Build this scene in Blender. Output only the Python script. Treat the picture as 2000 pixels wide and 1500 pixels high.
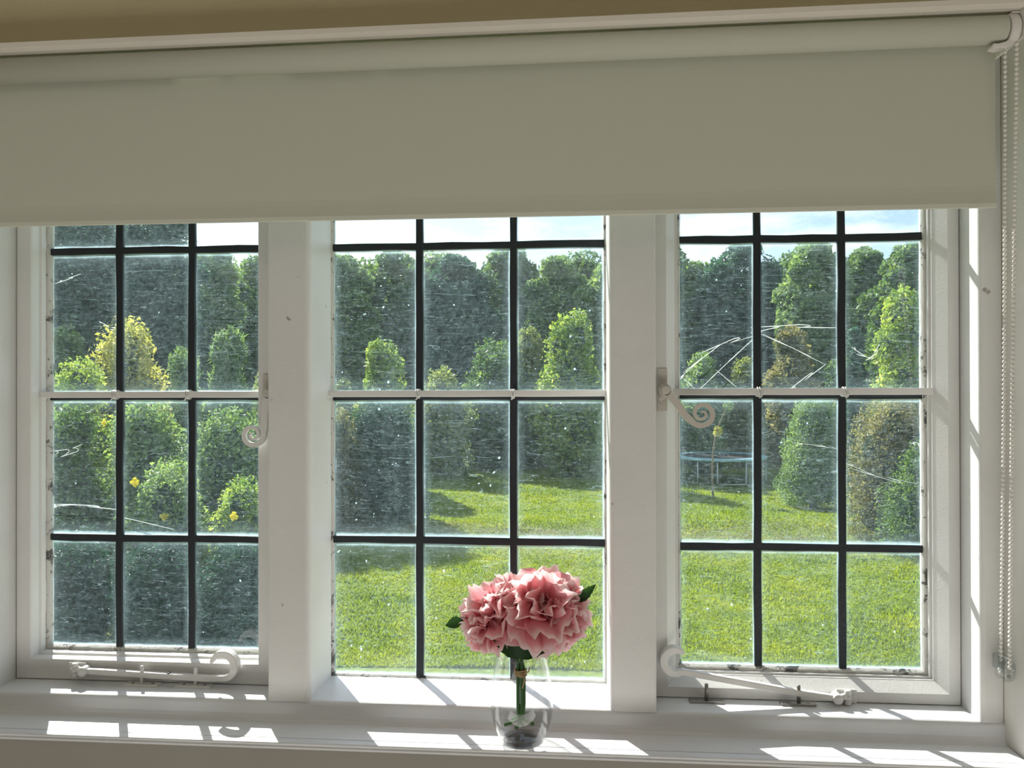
import bpy, bmesh, math, random
import numpy as np
from mathutils import Vector, Matrix
PI = math.pi
R = math.radians
for o in list(bpy.data.objects): bpy.data.objects.remove(o)
S = bpy.context.scene
COL = S.collection

# ------------------------------------------------------------------ camera
YAW, PITCH, ROLL, FPX = R(4.5), R(0.27), R(-0.11), 1500.0
CAM = Vector((0.0, -1.25, 1.5))
CM = Matrix.Rotation(YAW, 3, 'Z') @ Matrix.Rotation(PI/2 + PITCH, 3, 'X') @ Matrix.Rotation(ROLL, 3, 'Z')
cd = bpy.data.cameras.new('camera'); cam = bpy.data.objects.new('camera', cd); COL.objects.link(cam)
cd.sensor_fit = 'HORIZONTAL'; cd.sensor_width = 36; cd.lens = FPX*36/2000
cd.clip_start = 0.05; cd.clip_end = 400
cam.matrix_world = Matrix.Translation(CAM) @ CM.to_4x4()
S.camera = cam

def P(px, py, Y):
    d = CM @ Vector(((px-1000)/FPX, -(py-750)/FPX, -1))
    return CAM + d*((Y-CAM.y)/d.y)
def X(px, Y, py=757): return P(px, py, Y).x
def Zp(px, py, Y): return P(px, py, Y).z

# ------------------------------------------------------------------ world, sun, added fill lights, exposure
SUN_EL, SUN_AZ = R(37.5), R(-33)     # azimuth from +Y, to the left
sun_dir = Vector((math.sin(SUN_AZ)*math.cos(SUN_EL), math.cos(SUN_AZ)*math.cos(SUN_EL), math.sin(SUN_EL)))
W = bpy.data.worlds.new('world'); S.world = W; W.use_nodes = True
nt = W.node_tree; nt.nodes.clear()
def N(t, ty, **k):
    n = t.nodes.new(ty)
    for a, b in k.items():
        if a in n.inputs.keys() if hasattr(n.inputs, 'keys') else False: n.inputs[a].default_value = b
        else: setattr(n, a, b)
    return n
out = N(nt, 'ShaderNodeOutputWorld'); bg = N(nt, 'ShaderNodeBackground')
sky = N(nt, 'ShaderNodeTexSky'); sky.sky_type = 'NISHITA'; sky.sun_disc = False
sky.sun_elevation = SUN_EL; sky.sun_rotation = SUN_AZ; sky.air_density = 1.0; sky.dust_density = 0.6
tc = N(nt, 'ShaderNodeTexCoord'); mp = N(nt, 'ShaderNodeMapping'); mp.inputs['Scale'].default_value = (1, 1, 3.2)
ns = N(nt, 'ShaderNodeTexNoise'); ns.inputs['Scale'].default_value = 5.5; ns.inputs['Detail'].default_value = 9; ns.inputs['Roughness'].default_value = .58
cr = N(nt, 'ShaderNodeValToRGB'); cr.color_ramp.elements[0].position = .44; cr.color_ramp.elements[1].position = .62
mx = N(nt, 'ShaderNodeMix'); mx.data_type = 'RGBA'
hs = N(nt, 'ShaderNodeVectorMath'); hs.operation = 'SCALE'; hs.inputs['Scale'].default_value = .15
nt.links.new(tc.outputs['Generated'], mp.inputs[0]); nt.links.new(mp.outputs[0], ns.inputs['Vector'])
nt.links.new(ns.outputs['Fac'], cr.inputs[0]); nt.links.new(sky.outputs[0], hs.inputs[0])
nt.links.new(cr.outputs[0], mx.inputs['Factor']); nt.links.new(hs.outputs[0], mx.inputs['A'])
mx.inputs['B'].default_value = (1.15, 1.2, 1.25, 1)
nt.links.new(mx.outputs['Result'], bg.inputs[0]); bg.inputs[1].default_value = 1.0
nt.links.new(bg.outputs[0], out.inputs[0])

sl = bpy.data.lights.new('sun', 'SUN'); sl.energy = 8.5; sl.angle = R(0.6); sl.color = (1, .955, .88)
so = bpy.data.objects.new('sun', sl); COL.objects.link(so)
so.rotation_euler = sun_dir.to_track_quat('Z', 'Y').to_euler()
al = bpy.data.lights.new('floor_fill_light', 'AREA'); al.shape = 'RECTANGLE'; al.size = 3.2; al.size_y = .7
al.energy = 16.5; al.color = (1, .97, .91)  # added area light near the floor, standing in for sunlit floor bounce
ao = bpy.data.objects.new('floor_fill_light', al); COL.objects.link(ao)
ao.location = (.1, -1.65, .14); ao.rotation_euler = (R(160), 0, 0)
cl_ = bpy.data.lights.new('ceiling_fill_light', 'AREA'); cl_.size = 2.0; cl_.energy = 5; cl_.color = (1, .96, .90)  # added unseen fill overhead, brightens the sill and bottom rail
co_ = bpy.data.objects.new('ceiling_fill_light', cl_); COL.objects.link(co_); co_.location = (-.9, -1.9, 2.42); co_.rotation_euler = (R(20), 0, 0)
vs = S.view_settings; vs.view_transform = 'Standard'; vs.look = 'None'; vs.gamma = 1; vs.use_curve_mapping = False
vs.exposure = 0.22

# ------------------------------------------------------------------ materials
def mat(name):
    m = bpy.data.materials.new(name); m.use_nodes = True; m.node_tree.nodes.clear()
    return m, m.node_tree
def L(t, a, b): t.links.new(a, b)
def noise(t, scale, detail=4, rough=.5, vec=None, dist=0):
    n = t.nodes.new('ShaderNodeTexNoise'); n.inputs['Scale'].default_value = scale
    n.inputs['Detail'].default_value = detail; n.inputs['Roughness'].default_value = rough; n.inputs['Distortion'].default_value = dist
    if vec: L(t, vec, n.inputs['Vector'])
    return n.outputs['Fac']
def ramp(t, fac, stops):
    n = t.nodes.new('ShaderNodeValToRGB'); e = n.color_ramp.elements
    while len(e) < len(stops): e.new(.5)
    for k, (p, c) in enumerate(stops):
        e[k].position = p; e[k].color = (c, c, c, 1) if not hasattr(c, '__len__') else (*c, 1)
    L(t, fac, n.inputs[0]); return n.outputs[0]
def objco(t, scale=None):
    n = t.nodes.new('ShaderNodeTexCoord'); o = n.outputs['Object']
    if scale:
        m = t.nodes.new('ShaderNodeMapping'); m.inputs['Scale'].default_value = scale; L(t, o, m.inputs[0]); o = m.outputs[0]
    return o
def mixc(t, f, a, b):
    n = t.nodes.new('ShaderNodeMix'); n.data_type = 'RGBA'
    for s, v in (('Factor', f), ('A', a), ('B', b)):
        if hasattr(v, 'links'): L(t, v, n.inputs[s])
        elif s == 'Factor': n.inputs[s].default_value = v
        else: n.inputs[s].default_value = (*v, 1)
    return n.outputs['Result']
def math_(t, op, a, b=None, clamp=False):
    n = t.nodes.new('ShaderNodeMath'); n.operation = op; n.use_clamp = clamp
    for k, v in enumerate((a, b)):
        if v is None: continue
        if hasattr(v, 'links'): L(t, v, n.inputs[k])
        else: n.inputs[k].default_value = v
    return n.outputs[0]
def bump(t, h, strength, dist):
    n = t.nodes.new('ShaderNodeBump'); n.inputs['Strength'].default_value = strength; n.inputs['Distance'].default_value = dist
    L(t, h, n.inputs['Height']); return n.outputs[0]
def principled(t, color, rough=.5, spec=.5, metal=0, nrm=None, **k):
    b = t.nodes.new('ShaderNodeBsdfPrincipled')
    for s, v in (('Base Color', color), ('Roughness', rough)):
        if hasattr(v, 'links'): L(t, v, b.inputs[s])
        elif s == 'Base Color': b.inputs[s].default_value = (*v, 1)
        else: b.inputs[s].default_value = v
    b.inputs['Specular IOR Level'].default_value = spec; b.inputs['Metallic'].default_value = metal
    if nrm: L(t, nrm, b.inputs['Normal'])
    return b.outputs[0]
def output(t, s):
    o = t.nodes.new('ShaderNodeOutputMaterial'); L(t, s, o.inputs[0])
def mixs(t, f, a, b):
    n = t.nodes.new('ShaderNodeMixShader')
    if hasattr(f, 'links'): L(t, f, n.inputs[0])
    else: n.inputs[0].default_value = f
    L(t, a, n.inputs[1]); L(t, b, n.inputs[2]); return n.outputs[0]

def paint(name, base, wear=.0, dark=(.3, .27, .24), rough=.35, bs=.25, grain=(6, 6, 60), spots=True):
    m, t = mat(name)
    co = objco(t); n1 = noise(t, 7, 5, .6, co)
    c = mixc(t, ramp(t, n1, [(.35, 0), (.75, 1)]), base, tuple(x*.93 for x in base))
    if spots:
        n2 = noise(t, 42, 2, .4, co)
        c = mixc(t, ramp(t, n2, [(.775, 0), (.80, .8)]), c, dark)
    if wear:
        n3 = noise(t, 34, 10, .75, objco(t, (1, 1, 1)), .3)
        c = mixc(t, ramp(t, n3, [(.62-wear*.2, 0), (.66-wear*.2, 1)]), c, dark)
    h = noise(t, 18, 6, .6, objco(t, grain))
    output(t, principled(t, c, rough, .4, nrm=bump(t, h, bs, .002)))
    return m
M = {}
M['frame'] = paint('white_gloss_paint', (.79, .79, .78))
M['casement'] = paint('casement_paint', (.80, .795, .78), grain=(30, 6, 30))
M['putty'] = paint('worn_putty', (.62, .61, .57), wear=.34, dark=(.09, .09, .085), rough=.7, bs=.8, grain=(1, 1, 1), spots=False)
M['sill'] = paint('sill_paint', (.82, .83, .85), rough=.28, grain=(4, 60, 4), bs=.12)
M['plaster'] = paint('reveal_plaster', (.78, .76, .71), rough=.7, spots=False)
M['wall'] = paint('beige_wall', (.60, .52, .32), rough=.85, spots=False)
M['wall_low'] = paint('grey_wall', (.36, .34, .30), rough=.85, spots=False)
M['ceiling'] = paint('ceiling_paint', (.75, .73, .68), rough=.9, spots=False)
M['hardware'] = paint('painted_ironwork', (.80, .79, .77), rough=.3, bs=.5, grain=(2, 2, 2), spots=False)
M['latch'] = paint('latch_paint', (.62, .58, .52), rough=.35, bs=.5, grain=(2, 2, 2), spots=False)
M['plastic'] = paint('white_plastic', (.84, .82, .77), rough=.3, spots=False, bs=0)
M['trimw'] = paint('head_trim_paint', (.84, .79, .70), rough=.5, spots=False)

def simple(name, color, rough=.5, spec=.5, metal=0):
    m, t = mat(name); output(t, principled(t, color, rough, spec, metal)); return m
M['steel'] = simple('bare_steel', (.35, .34, .32), .35, .5, .9)
M['carpet'] = simple('floor_carpet', (.35, .30, .24), .95)
M['twine'] = simple('jute_twine', (.42, .30, .16), .9)
M['bark'] = paint('bark', (.09, .075, .055), wear=.3, rough=.9, bs=1, spots=False)
M['stakew'] = simple('stake_wood', (.28, .22, .15), .8)
M['tube'] = simple('galvanised_tube', (.45, .52, .55), .4, .5, .5)
M['mat'] = simple('trampoline_mat', (.02, .02, .025), .6)
M['pad'] = simple('trampoline_pad', (.28, .52, .62), .5)

m, t = mat('lead_came')
h = noise(t, 120, 3, .5, objco(t))
output(t, principled(t, (.028, .034, .04), .5, .35, .2, bump(t, h, .5, .002))); M['lead'] = m

# blind fabric, slightly translucent
m, t = mat('blind_fabric')
wv = t.nodes.new('ShaderNodeTexWave'); wv.inputs['Scale'].default_value = 260; L(t, objco(t), wv.inputs[0])
d = principled(t, (.64, .65, .55), .8, .2, nrm=bump(t, wv.outputs['Fac'], .05, .0005))
tl = t.nodes.new('ShaderNodeBsdfTranslucent'); tl.inputs[0].default_value = (.55, .56, .50, 1)
output(t, mixs(t, .06, d, tl.outputs[0])); M['blind'] = m

# old dusty window glass: clear sheet with a film of dust that scatters the sun
def glass(name, seed, film):
    m, t = mat(name)
    tr = t.nodes.new('ShaderNodeBsdfTransparent'); tr.inputs[0].default_value = (.94, .97, .965, 1)
    tl = t.nodes.new('ShaderNodeBsdfTranslucent'); tl.inputs[0].default_value = (.60, .84, .95, 1)
    df = t.nodes.new('ShaderNodeBsdfDiffuse'); df.inputs[0].default_value = (.6, .72, .82, 1)
    gl = t.nodes.new('ShaderNodeBsdfGlossy'); gl.inputs['Roughness'].default_value = .02; gl.inputs[0].default_value = (1, 1, 1, 1)
    tcn = t.nodes.new('ShaderNodeTexCoord'); mpn = t.nodes.new('ShaderNodeMapping'); mpn.inputs['Location'].default_value = (seed, seed*2.3, seed*.7)
    L(t, tcn.outputs['Object'], mpn.inputs[0]); co = mpn.outputs[0]
    mp2 = t.nodes.new('ShaderNodeMapping'); mp2.inputs['Scale'].default_value = (1, 1, .35); L(t, co, mp2.inputs[0])
    broad = ramp(t, noise(t, 6, 4, .6, mp2.outputs[0], .8), [(.3, .45), (.75, 1.2)])
    grainy = ramp(t, noise(t, 190, 3, .75, co, .5), [(.38, .6), (.72, 1.35)])
    mottl = ramp(t, noise(t, 55, 4, .6, co, 1.5), [(.35, .6), (.7, 1.5)])
    speck = ramp(t, noise(t, 130, 1, .4, co), [(.765, 0), (.80, 1)])
    # streaks: stretched noise, thin ridges
    mp3 = t.nodes.new('ShaderNodeMapping'); mp3.inputs['Rotation'].default_value = (0, R(35), 0); mp3.inputs['Scale'].default_value = (4, 1, 40); L(t, co, mp3.inputs[0])
    ridge = ramp(t, noise(t, 2.2, 2, .5, mp3.outputs[0], 2.5), [(.49, 0), (.5, .22), (.51, 0)])
    # dust gathers along the cames: distance to the pane edge from the pane's own uv
    sp = t.nodes.new('ShaderNodeSeparateXYZ'); L(t, tcn.outputs['UV'], sp.inputs[0])
    def edge(s):
        a = math_(t, 'ABSOLUTE', math_(t, 'SUBTRACT', s, .5)); return a
    ex, ey = edge(sp.outputs[0]), edge(sp.outputs[1])
    e = math_(t, 'MAXIMUM', math_(t, 'ADD', ex, 0.0), ey)
    wob = math_(t, 'MULTIPLY', noise(t, 45, 3, .6, co), .02)
    e = math_(t, 'ADD', e, wob)
    edg = ramp(t, e, [(.40, 0), (.475, .06), (.492, .5), (.505, .85)])
    f = math_(t, 'MULTIPLY', math_(t, 'MULTIPLY', broad, grainy), math_(t, 'MULTIPLY', mottl, film))
    f = math_(t, 'ADD', f, math_(t, 'MULTIPLY', speck, .6)); f = math_(t, 'ADD', f, edg); f = math_(t, 'ADD', f, ridge)
    f = math_(t, 'MINIMUM', f, .9)
    dust = mixs(t, .3, tl.outputs[0], df.outputs[0])
    lw = t.nodes.new('ShaderNodeLayerWeight'); lw.inputs[0].default_value = .5
    fr = math_(t, 'ADD', math_(t, 'MULTIPLY', math_(t, 'POWER', lw.outputs['Facing'], 5.0), .9), .05)
    clear = mixs(t, fr, tr.outputs[0], gl.outputs[0])
    output(t, mixs(t, f, clear, dust)); return m
M['glass_l'] = glass('dusty_glass_left', 3.1, .062)
M['glass_m'] = glass('dusty_glass_middle', 11.7, .062)
M['glass_r'] = glass('dusty_glass_right', 23.9, .06)

# thin clear vase wall
m, t = mat('vase_glass')
tr = t.nodes.new('ShaderNodeBsdfTransparent'); tr.inputs[0].default_value = (.99, .995, .995, 1)
gl = t.nodes.new('ShaderNodeBsdfGlossy'); gl.inputs['Roughness'].default_value = .02
lw = t.nodes.new('ShaderNodeLayerWeight'); lw.inputs[0].default_value = .3
output(t, mixs(t, math_(t, 'MINIMUM', math_(t, 'ADD', math_(t, 'MULTIPLY', lw.outputs['Facing'], .38), .004), .6), tr.outputs[0], gl.outputs[0])); M['vase'] = m
m, t = mat('solid_glass')
g = t.nodes.new('ShaderNodeBsdfGlass'); g.inputs['IOR'].default_value = 1.48; g.inputs['Roughness'].default_value = 0.0
output(t, g.outputs[0]); M['glass_solid'] = m
m, t = mat('clear_plastic')
tr = t.nodes.new('ShaderNodeBsdfTransparent'); tr.inputs[0].default_value = (.9, .92, .92, 1)
gl = t.nodes.new('ShaderNodeBsdfGlossy'); gl.inputs['Roughness'].default_value = .08
lw = t.nodes.new('ShaderNodeLayerWeight'); lw.inputs[0].default_value = .4
output(t, mixs(t, math_(t, 'ADD', math_(t, 'MULTIPLY', lw.outputs['Facing'], .5), .08), tr.outputs[0], gl.outputs[0])); M['clear'] = m
m, t = mat('cobweb')
tl = t.nodes.new('ShaderNodeBsdfTranslucent'); tl.inputs[0].default_value = (.8, .85, .85, 1)
tr = t.nodes.new('ShaderNodeBsdfTransparent')
output(t, mixs(t, .45, tr.outputs[0], tl.outputs[0])); M['web'] = m

def leafmat(name, c0, c1, c2, trans=.45, tint=(1.4, 1.45, .75), rough=.5):
    m, t = mat(name)
    a = t.nodes.new('ShaderNodeAttribute'); a.attribute_name = 'v'
    c = ramp(t, a.outputs['Fac'], [(0.05, c0), (.5, c1), (.95, c2)])
    d = principled(t, c, rough, .3)
    tl = t.nodes.new('ShaderNodeBsdfTranslucent')
    mm = t.nodes.new('ShaderNodeVectorMath'); mm.operation = 'MULTIPLY'; L(t, c, mm.inputs[0]); mm.inputs[1].default_value = tint
    L(t, mm.outputs[0], tl.inputs[0])
    output(t, mixs(t, trans, d, tl.outputs[0])); return m
LM = {
 'dark':   leafmat('leaf_dark', (.022, .070, .062), (.045, .115, .088), (.10, .19, .12), .4, (1.3, 1.5, .9)),
 'mid':    leafmat('leaf_mid', (.055, .12, .045), (.11, .20, .06), (.21, .31, .09)),
 'light':  leafmat('leaf_light', (.11, .20, .09), (.20, .31, .14), (.36, .46, .22)),
 'lime':   leafmat('leaf_lime', (.13, .24, .05), (.27, .38, .09), (.52, .58, .18), .5),
 'yellow': leafmat('leaf_yellow', (.20, .24, .07), (.42, .42, .13), (.66, .60, .24), .5),
 'olive':  leafmat('leaf_olive', (.12, .17, .07), (.23, .28, .11), (.40, .44, .21)),
 'russet': leafmat('leaf_russet', (.11, .14, .06), (.24, .22, .12), (.40, .36, .22)),
 'yew':    leafmat('leaf_yew', (.012, .045, .038), (.022, .072, .052), (.06, .13, .08), .3, (1.2, 1.5, .9)),
}
M['core'] = simple('light_block_core', (.025, .05, .028), .95, .1)  # solid dark blob added inside bushes to block light, for their dense interior
M['flowery'] = leafmat('yellow_petals', (.6, .52, .03), (.78, .70, .05), (.9, .82, .10), .5, (1.1, 1.1, .6))
M['stem'] = leafmat('green_stem', (.05, .14, .04), (.05, .14, .04), (.07, .18, .05), .2)
M['rose_leaf'] = leafmat('glossy_leaf', (.02, .06, .02), (.03, .08, .03), (.05, .12, .04), .25)

# petals: pale rim, deeper rose towards the base of each petal
m, t = mat('peony_petal')
uv = t.nodes.new('ShaderNodeTexCoord'); sp = t.nodes.new('ShaderNodeSeparateXYZ'); L(t, uv.outputs['UV'], sp.inputs[0])
c = ramp(t, sp.outputs[1], [(0, (.62, .10, .17)), (.40, (.80, .27, .33)), (.80, (.90, .48, .51)), (.96, (.97, .80, .79))])
d = principled(t, c, .6, .25); tl = t.nodes.new('ShaderNodeBsdfTranslucent'); L(t, c, tl.inputs[0])
output(t, mixs(t, .5, d, tl.outputs[0])); M['petal'] = m

# lawn
def lawn_mat(name, blade=False):
    m, t = mat(name)
    g = t.nodes.new('ShaderNodeNewGeometry'); pos = g.outputs['Position']
    n1 = noise(t, .75, 6, .68, pos, .6)
    c = ramp(t, n1, [(.30, (.12, .195, .022)), (.5, (.20, .275, .018)), (.72, (.33, .37, .018))])
    n2 = noise(t, 9, 6, .75, pos, .8)
    c = mixc(t, ramp(t, n2, [(.40, 0.5), (.62, 0)]), c, (.11, .18, .02))
    # scruffy strip of dry grass on the bank
    sx = t.nodes.new('ShaderNodeSeparateXYZ'); L(t, pos, sx.inputs[0])
    w = math_(t, 'ADD', sx.outputs[1], math_(t, 'MULTIPLY', noise(t, .8, 4, .6, pos), 3.2))
    band = ramp(t, math_(t, 'MULTIPLY', math_(t, 'ABSOLUTE', math_(t, 'SUBTRACT', w, 17.2)), .5), [(.15, .75), (.75, 0)])
    c = mixc(t, math_(t, 'MULTIPLY', band, ramp(t, noise(t, 3, 5, .7, pos), [(.35, .1), (.6, 1)])), c, (.17, .155, .075))
    s = principled(t, c, .7, .15, nrm=None if blade else bump(t, n2, 1, .05))
    tl = t.nodes.new('ShaderNodeBsdfTranslucent')
    mm = t.nodes.new('ShaderNodeVectorMath'); mm.operation = 'MULTIPLY'; L(t, c, mm.inputs[0]); mm.inputs[1].default_value = (1.7, 1.6, .4)
    L(t, mm.outputs[0], tl.inputs[0])
    output(t, mixs(t, .55 if blade else .0, s, tl.outputs[0])); return m
M['lawn'] = lawn_mat('lawn_turf'); M['blade'] = lawn_mat('grass_blades', True)

# ------------------------------------------------------------------ object helpers
def link(name, me, parent=None, label=None, cat=None, group=None, kind=None):
    o = bpy.data.objects.new(name, me); COL.objects.link(o)
    if parent is not None:
        o.parent = parent; o.matrix_parent_inverse = Matrix.Translation(-parent.location)
    tag(o, label, cat, group, kind); return o
def tag(o, label=None, cat=None, group=None, kind=None):
    if label: o['label'] = label
    if cat: o['category'] = cat
    if group: o['group'] = group
    if kind: o['kind'] = kind
    return o
def empty(name, loc, label=None, cat=None, group=None, kind=None):
    o = link(name, None, None, label, cat, group, kind); o.location = loc; o.empty_display_size = .05; return o
def finish(bm, name, m, parent=None, smooth=False, bevel=0, **k):
    bmesh.ops.recalc_face_normals(bm, faces=bm.faces)
    me = bpy.data.meshes.new(name); bm.to_mesh(me); bm.free()
    for mm in (m if isinstance(m, (list, tuple)) else [m]): me.materials.append(mm)
    if smooth:
        for p in me.polygons: p.use_smooth = True
    o = link(name, me, parent, **k)
    if bevel:
        b = o.modifiers.new('bevel', 'BEVEL'); b.width = bevel; b.segments = 3; b.limit_method = 'ANGLE'; b.angle_limit = R(40)
        b.harden_normals = False
    return o
def box(bm, x0, x1, y0, y1, z0, z1, mi=0):
    v = [bm.verts.new((x, y, z)) for x in (x0, x1) for y in (y0, y1) for z in (z0, z1)]
    for f in ((0,1,3,2), (4,6,7,5), (0,4,5,1), (2,3,7,6), (0,2,6,4), (1,5,7,3)):
        bm.faces.new([v[i] for i in f]).material_index = mi
def loft(bm, rings, closed=True, caps=True, mi=0):
    vr = [[bm.verts.new(p) for p in r] for r in rings]
    n = len(vr[0])
    for a, b in zip(vr, vr[1:]):
        for i in range(n if closed else n-1):
            j = (i+1) % n
            bm.faces.new((a[i], a[j], b[j], b[i])).material_index = mi
    if caps:
        bm.faces.new(vr[0][::-1]).material_index = mi; bm.faces.new(vr[-1]).material_index = mi
    return vr
def tube(bm, pts, r, n=8, caps=True, mi=0):
    pts = [Vector(p) for p in pts]; rs = r if hasattr(r, '__len__') else [r]*len(pts)
    rings = []; prev = None
    for i, p in enumerate(pts):
        d = (pts[min(i+1, len(pts)-1)] - pts[max(i-1, 0)]).normalized()
        if prev is None:
            u = d.cross(Vector((0, 0, 1)));
            if u.length < .05: u = d.cross(Vector((0, 1, 0)))
        else: u = prev - d*prev.dot(d)
        u.normalize(); w = d.cross(u); prev = u
        rings.append([p + (u*math.cos(2*PI*k/n) + w*math.sin(2*PI*k/n))*rs[i] for k in range(n)])
    loft(bm, rings, True, caps, mi)
def lathe(bm, prof, c=(0, 0, 0), n=32, axis='Z', caps=False, mi=0):
    rings = []
    for r, h in prof:
        ring = []
        for k in range(n):
            a = 2*PI*k/n; u, v = r*math.cos(a), r*math.sin(a)
            p = {'Z': (u, v, h), 'Y': (u, h, v), 'X': (h, u, v)}[axis]
            ring.append((c[0]+p[0], c[1]+p[1], c[2]+p[2]))
        rings.append(ring)
    loft(bm, rings, True, caps, mi)
def strip(bm, pts, hw, y0, y1):
    """bar of rectangular section that follows a polyline in the XZ plane; hw = half width per point"""
    rings = []
    for i, (x, z) in enumerate(pts):
        a = pts[max(i-1, 0)]; b = pts[min(i+1, len(pts)-1)]
        d = Vector((b[0]-a[0], b[1]-a[1])).normalized(); nx, nz = -d.y, d.x; w = hw[i]
        ya, yb = (y0, y1) if not callable(y0) else y0(i)
        rings.append([(x+nx*w, ya, z+nz*w), (x+nx*w, yb, z+nz*w), (x-nx*w, yb, z-nz*w), (x-nx*w, ya, z-nz*w)])
    loft(bm, rings)
def extrude_x(bm, prof, x0, x1):
    """prof = list of (y, z) closed polygon extruded along X"""
    loft(bm, [[(x0, y, z) for y, z in prof], [(x1, y, z) for y, z in prof]])

# ------------------------------------------------------------------ main measures
YF, YC, YG = -.110, -.056, -.015      # mullion face, casement face, casement glass (middle glass at 0)
XL = X(31, YC); XR = X(1876, YC)
M1L, M1R = X(523, YF), X(605, YF)
M2L, M2R = X(1190, YF), X(1281, YF)
ZL = (Zp(300, 1331, YC) + Zp(820, 1374, YF) + Zp(1850, 1384, YC))/3        # ledge
ZTOP = 1.5 + .435
ZS = (Zp(800, 1413, YF) + Zp(1500, 1440, YF))/2                            # inner sill top
XRF = X(1960, YF); XLF = XL - (XRF-XR)
YW = -.172                                                                  # room wall plane
YN = -.181                                                                  # sill nosing
TILT = lambda x: .0055*(x+.72)
ZH = Zp(0, 98, -.225)                                                       # soffit of the head trim

# ------------------------------------------------------------------ room shell
def struct(name, m, fn, label=None, **k):
    bm = bmesh.new(); fn(bm); return finish(bm, name, m, kind='structure', label=label, **k)
RX0, RX1, RY = -2.3, 1.9, -4.2
struct('floor', M['carpet'], lambda b: box(b, RX0-.1, RX1+.1, RY-.1, -.19, -.1, 0), 'plain carpeted room floor')
struct('ceiling', M['ceiling'], lambda b: box(b, RX0-.1, RX1+.1, RY-.1, YW, 2.45, 2.6), 'plain off-white ceiling')
def wf(b):
    box(b, RX0, XLF-.001, YW, .02, 0, 2.45)
    box(b, XRF+.02, RX1, YW, .02, 0, 2.45)
    box(b, XLF-.001, XRF+.02, YW, .02, ZH+.024, 2.45); loft(b, [[(x, YW, ZH+.0145+TILT(x)), (x, .02, ZH+.0145+TILT(x)), (x, .02, ZH+.024), (x, YW, ZH+.024)] for x in (XLF-.001, XRF+.02)])
struct('wall_window', M['wall'], wf, 'beige wall above and around the window')
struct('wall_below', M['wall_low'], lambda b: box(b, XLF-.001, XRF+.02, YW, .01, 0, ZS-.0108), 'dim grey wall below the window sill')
struct('wall_left', M['ceiling'], lambda b: box(b, RX0-.1, RX0, RY, .08, 0, 2.45), 'left room wall')
struct('wall_right', M['ceiling'], lambda b: box(b, RX1, RX1+.1, RY, .08, 0, 2.45), 'right room wall')
struct('wall_back', M['ceiling'], lambda b: box(b, RX0-.1, RX1+.1, RY-.1, RY, 0, 2.45), 'back room wall behind the camera')
# plaster reveal on the right, with softly rounded inner edge
def rev(b):
    pts = [(XRF-.0008, YF+.001), (XRF+.0015, YF-.02), (XRF+.004, YW), (XRF+.019, YW), (XRF+.019, YF+.001)]
    loft(b, [[(x, y, ZS-.02) for x, y in pts], [(x, y, ZH+.018) for x, y in pts]])
struct('wall_reveal', M['plaster'], rev, 'white plaster return of the window recess, right edge')

# head trim board above the blind
def head(b):
    zt = Zp(1000, 46, -.225)
    pr = [(-.110, ZH+.012), (-.218, ZH), (-.225, ZH+.003), (-.225, ZH+.011), (-.218, ZH+.014), (YW-.0005, ZH+.014), (-.11, ZH+.0135)]
    loft(b, [[(x, y, z+TILT(x)) for y, z in pr] for x in (XLF-.25, XRF+.3)])
struct('trim_1', M['trimw'], head, 'pale wooden trim board running above the roller blind', bevel=.0015)

# ------------------------------------------------------------------ fixed frame: mullions, jambs, ledge rail
def arc(cx, cz, r, a0, a1, n=5): return [(cx+r*math.cos(R(a0+(a1-a0)*i/n)), cz+r*math.sin(R(a0+(a1-a0)*i/n))) for i in range(n+1)]
def mull(x0, x1, r0, r1):
    def f(b):
        # plan outline (x, y): face at YF, rounded front edges
        pl = arc(x0+r0, YF+r0, r0, 180, 270) + arc(x1-r1, YF+r1, r1, 270, 360) + [(x1, .004), (x1-.02, .02), (x0+.02, .02), (x0, .004)]
        loft(b, [[(x, y, z) for x, y in pl] for z in (ZL-.001, ZL+.02, ZTOP+.05)])
    return f
t2 = struct('trim_2', M['frame'], mull(M1L, M1R, .003, .009), 'left of the two thick white mullions, between left and middle lights', smooth=False)
t3 = struct('trim_3', M['frame'], mull(M2L, M2R, .009, .003), 'right of the two thick white mullions, between middle and right lights')
def jr(b):
    r = .006
    pl = [(XRF-.0005, .01), (XRF-.0005, YF+.003)] + arc(XR+r, YF+r, r, 270, 180) + [(XR, -.03), (XR, .01)]
    loft(b, [[(x, y, z) for x, y in pl] for z in (ZL-.001, ZTOP+.05)])
struct('trim_4', M['frame'], jr, 'white frame jamb right of the right light')
def jl(b):
    r = .006
    pl = [(XLF-.05, .01), (XLF-.05, YF)] + arc(XL-r, YF+r, r, 270, 360) + [(XL, -.03), (XL, .01)]
    loft(b, [[(x, y, z) for x, y in pl] for z in (ZL-.001, ZTOP+.05)])
struct('trim_5', M['frame'], jl, 'white frame jamb at the left edge of the window')
def rail(b):
    r = .007
    pr = [(.012, ZS-.019), (.010, ZL-.012)] + [(.003, ZL)] + [(y, z) for y, z in arc(YF+r, ZL-r, r, 90, 180)] + [(YF-.001, ZS+.010), (YF-.003, ZS+.004), (YF-.008, ZS-.001), (YF-.008, ZS-.019)]
    extrude_x(b, pr, XLF-.05, XRF-.0005)
rl = struct('trim_6', M['sill'], rail, 'white painted ledge and bottom rail of the window frame')
def hd(b):
    box(b, XL, M1L, -.05, .06, ZTOP, ZTOP+.05); box(b, M1R, M2L, -.05, .06, ZTOP, ZTOP+.05); box(b, M2R, XR, -.05, .06, ZTOP, ZTOP+.05)
    box(b, XLF-.05, XRF, YF, .06, ZTOP+.05, ZTOP+.07)
struct('trim_7', M['frame'], hd, 'white frame head hidden behind the blind')
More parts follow.
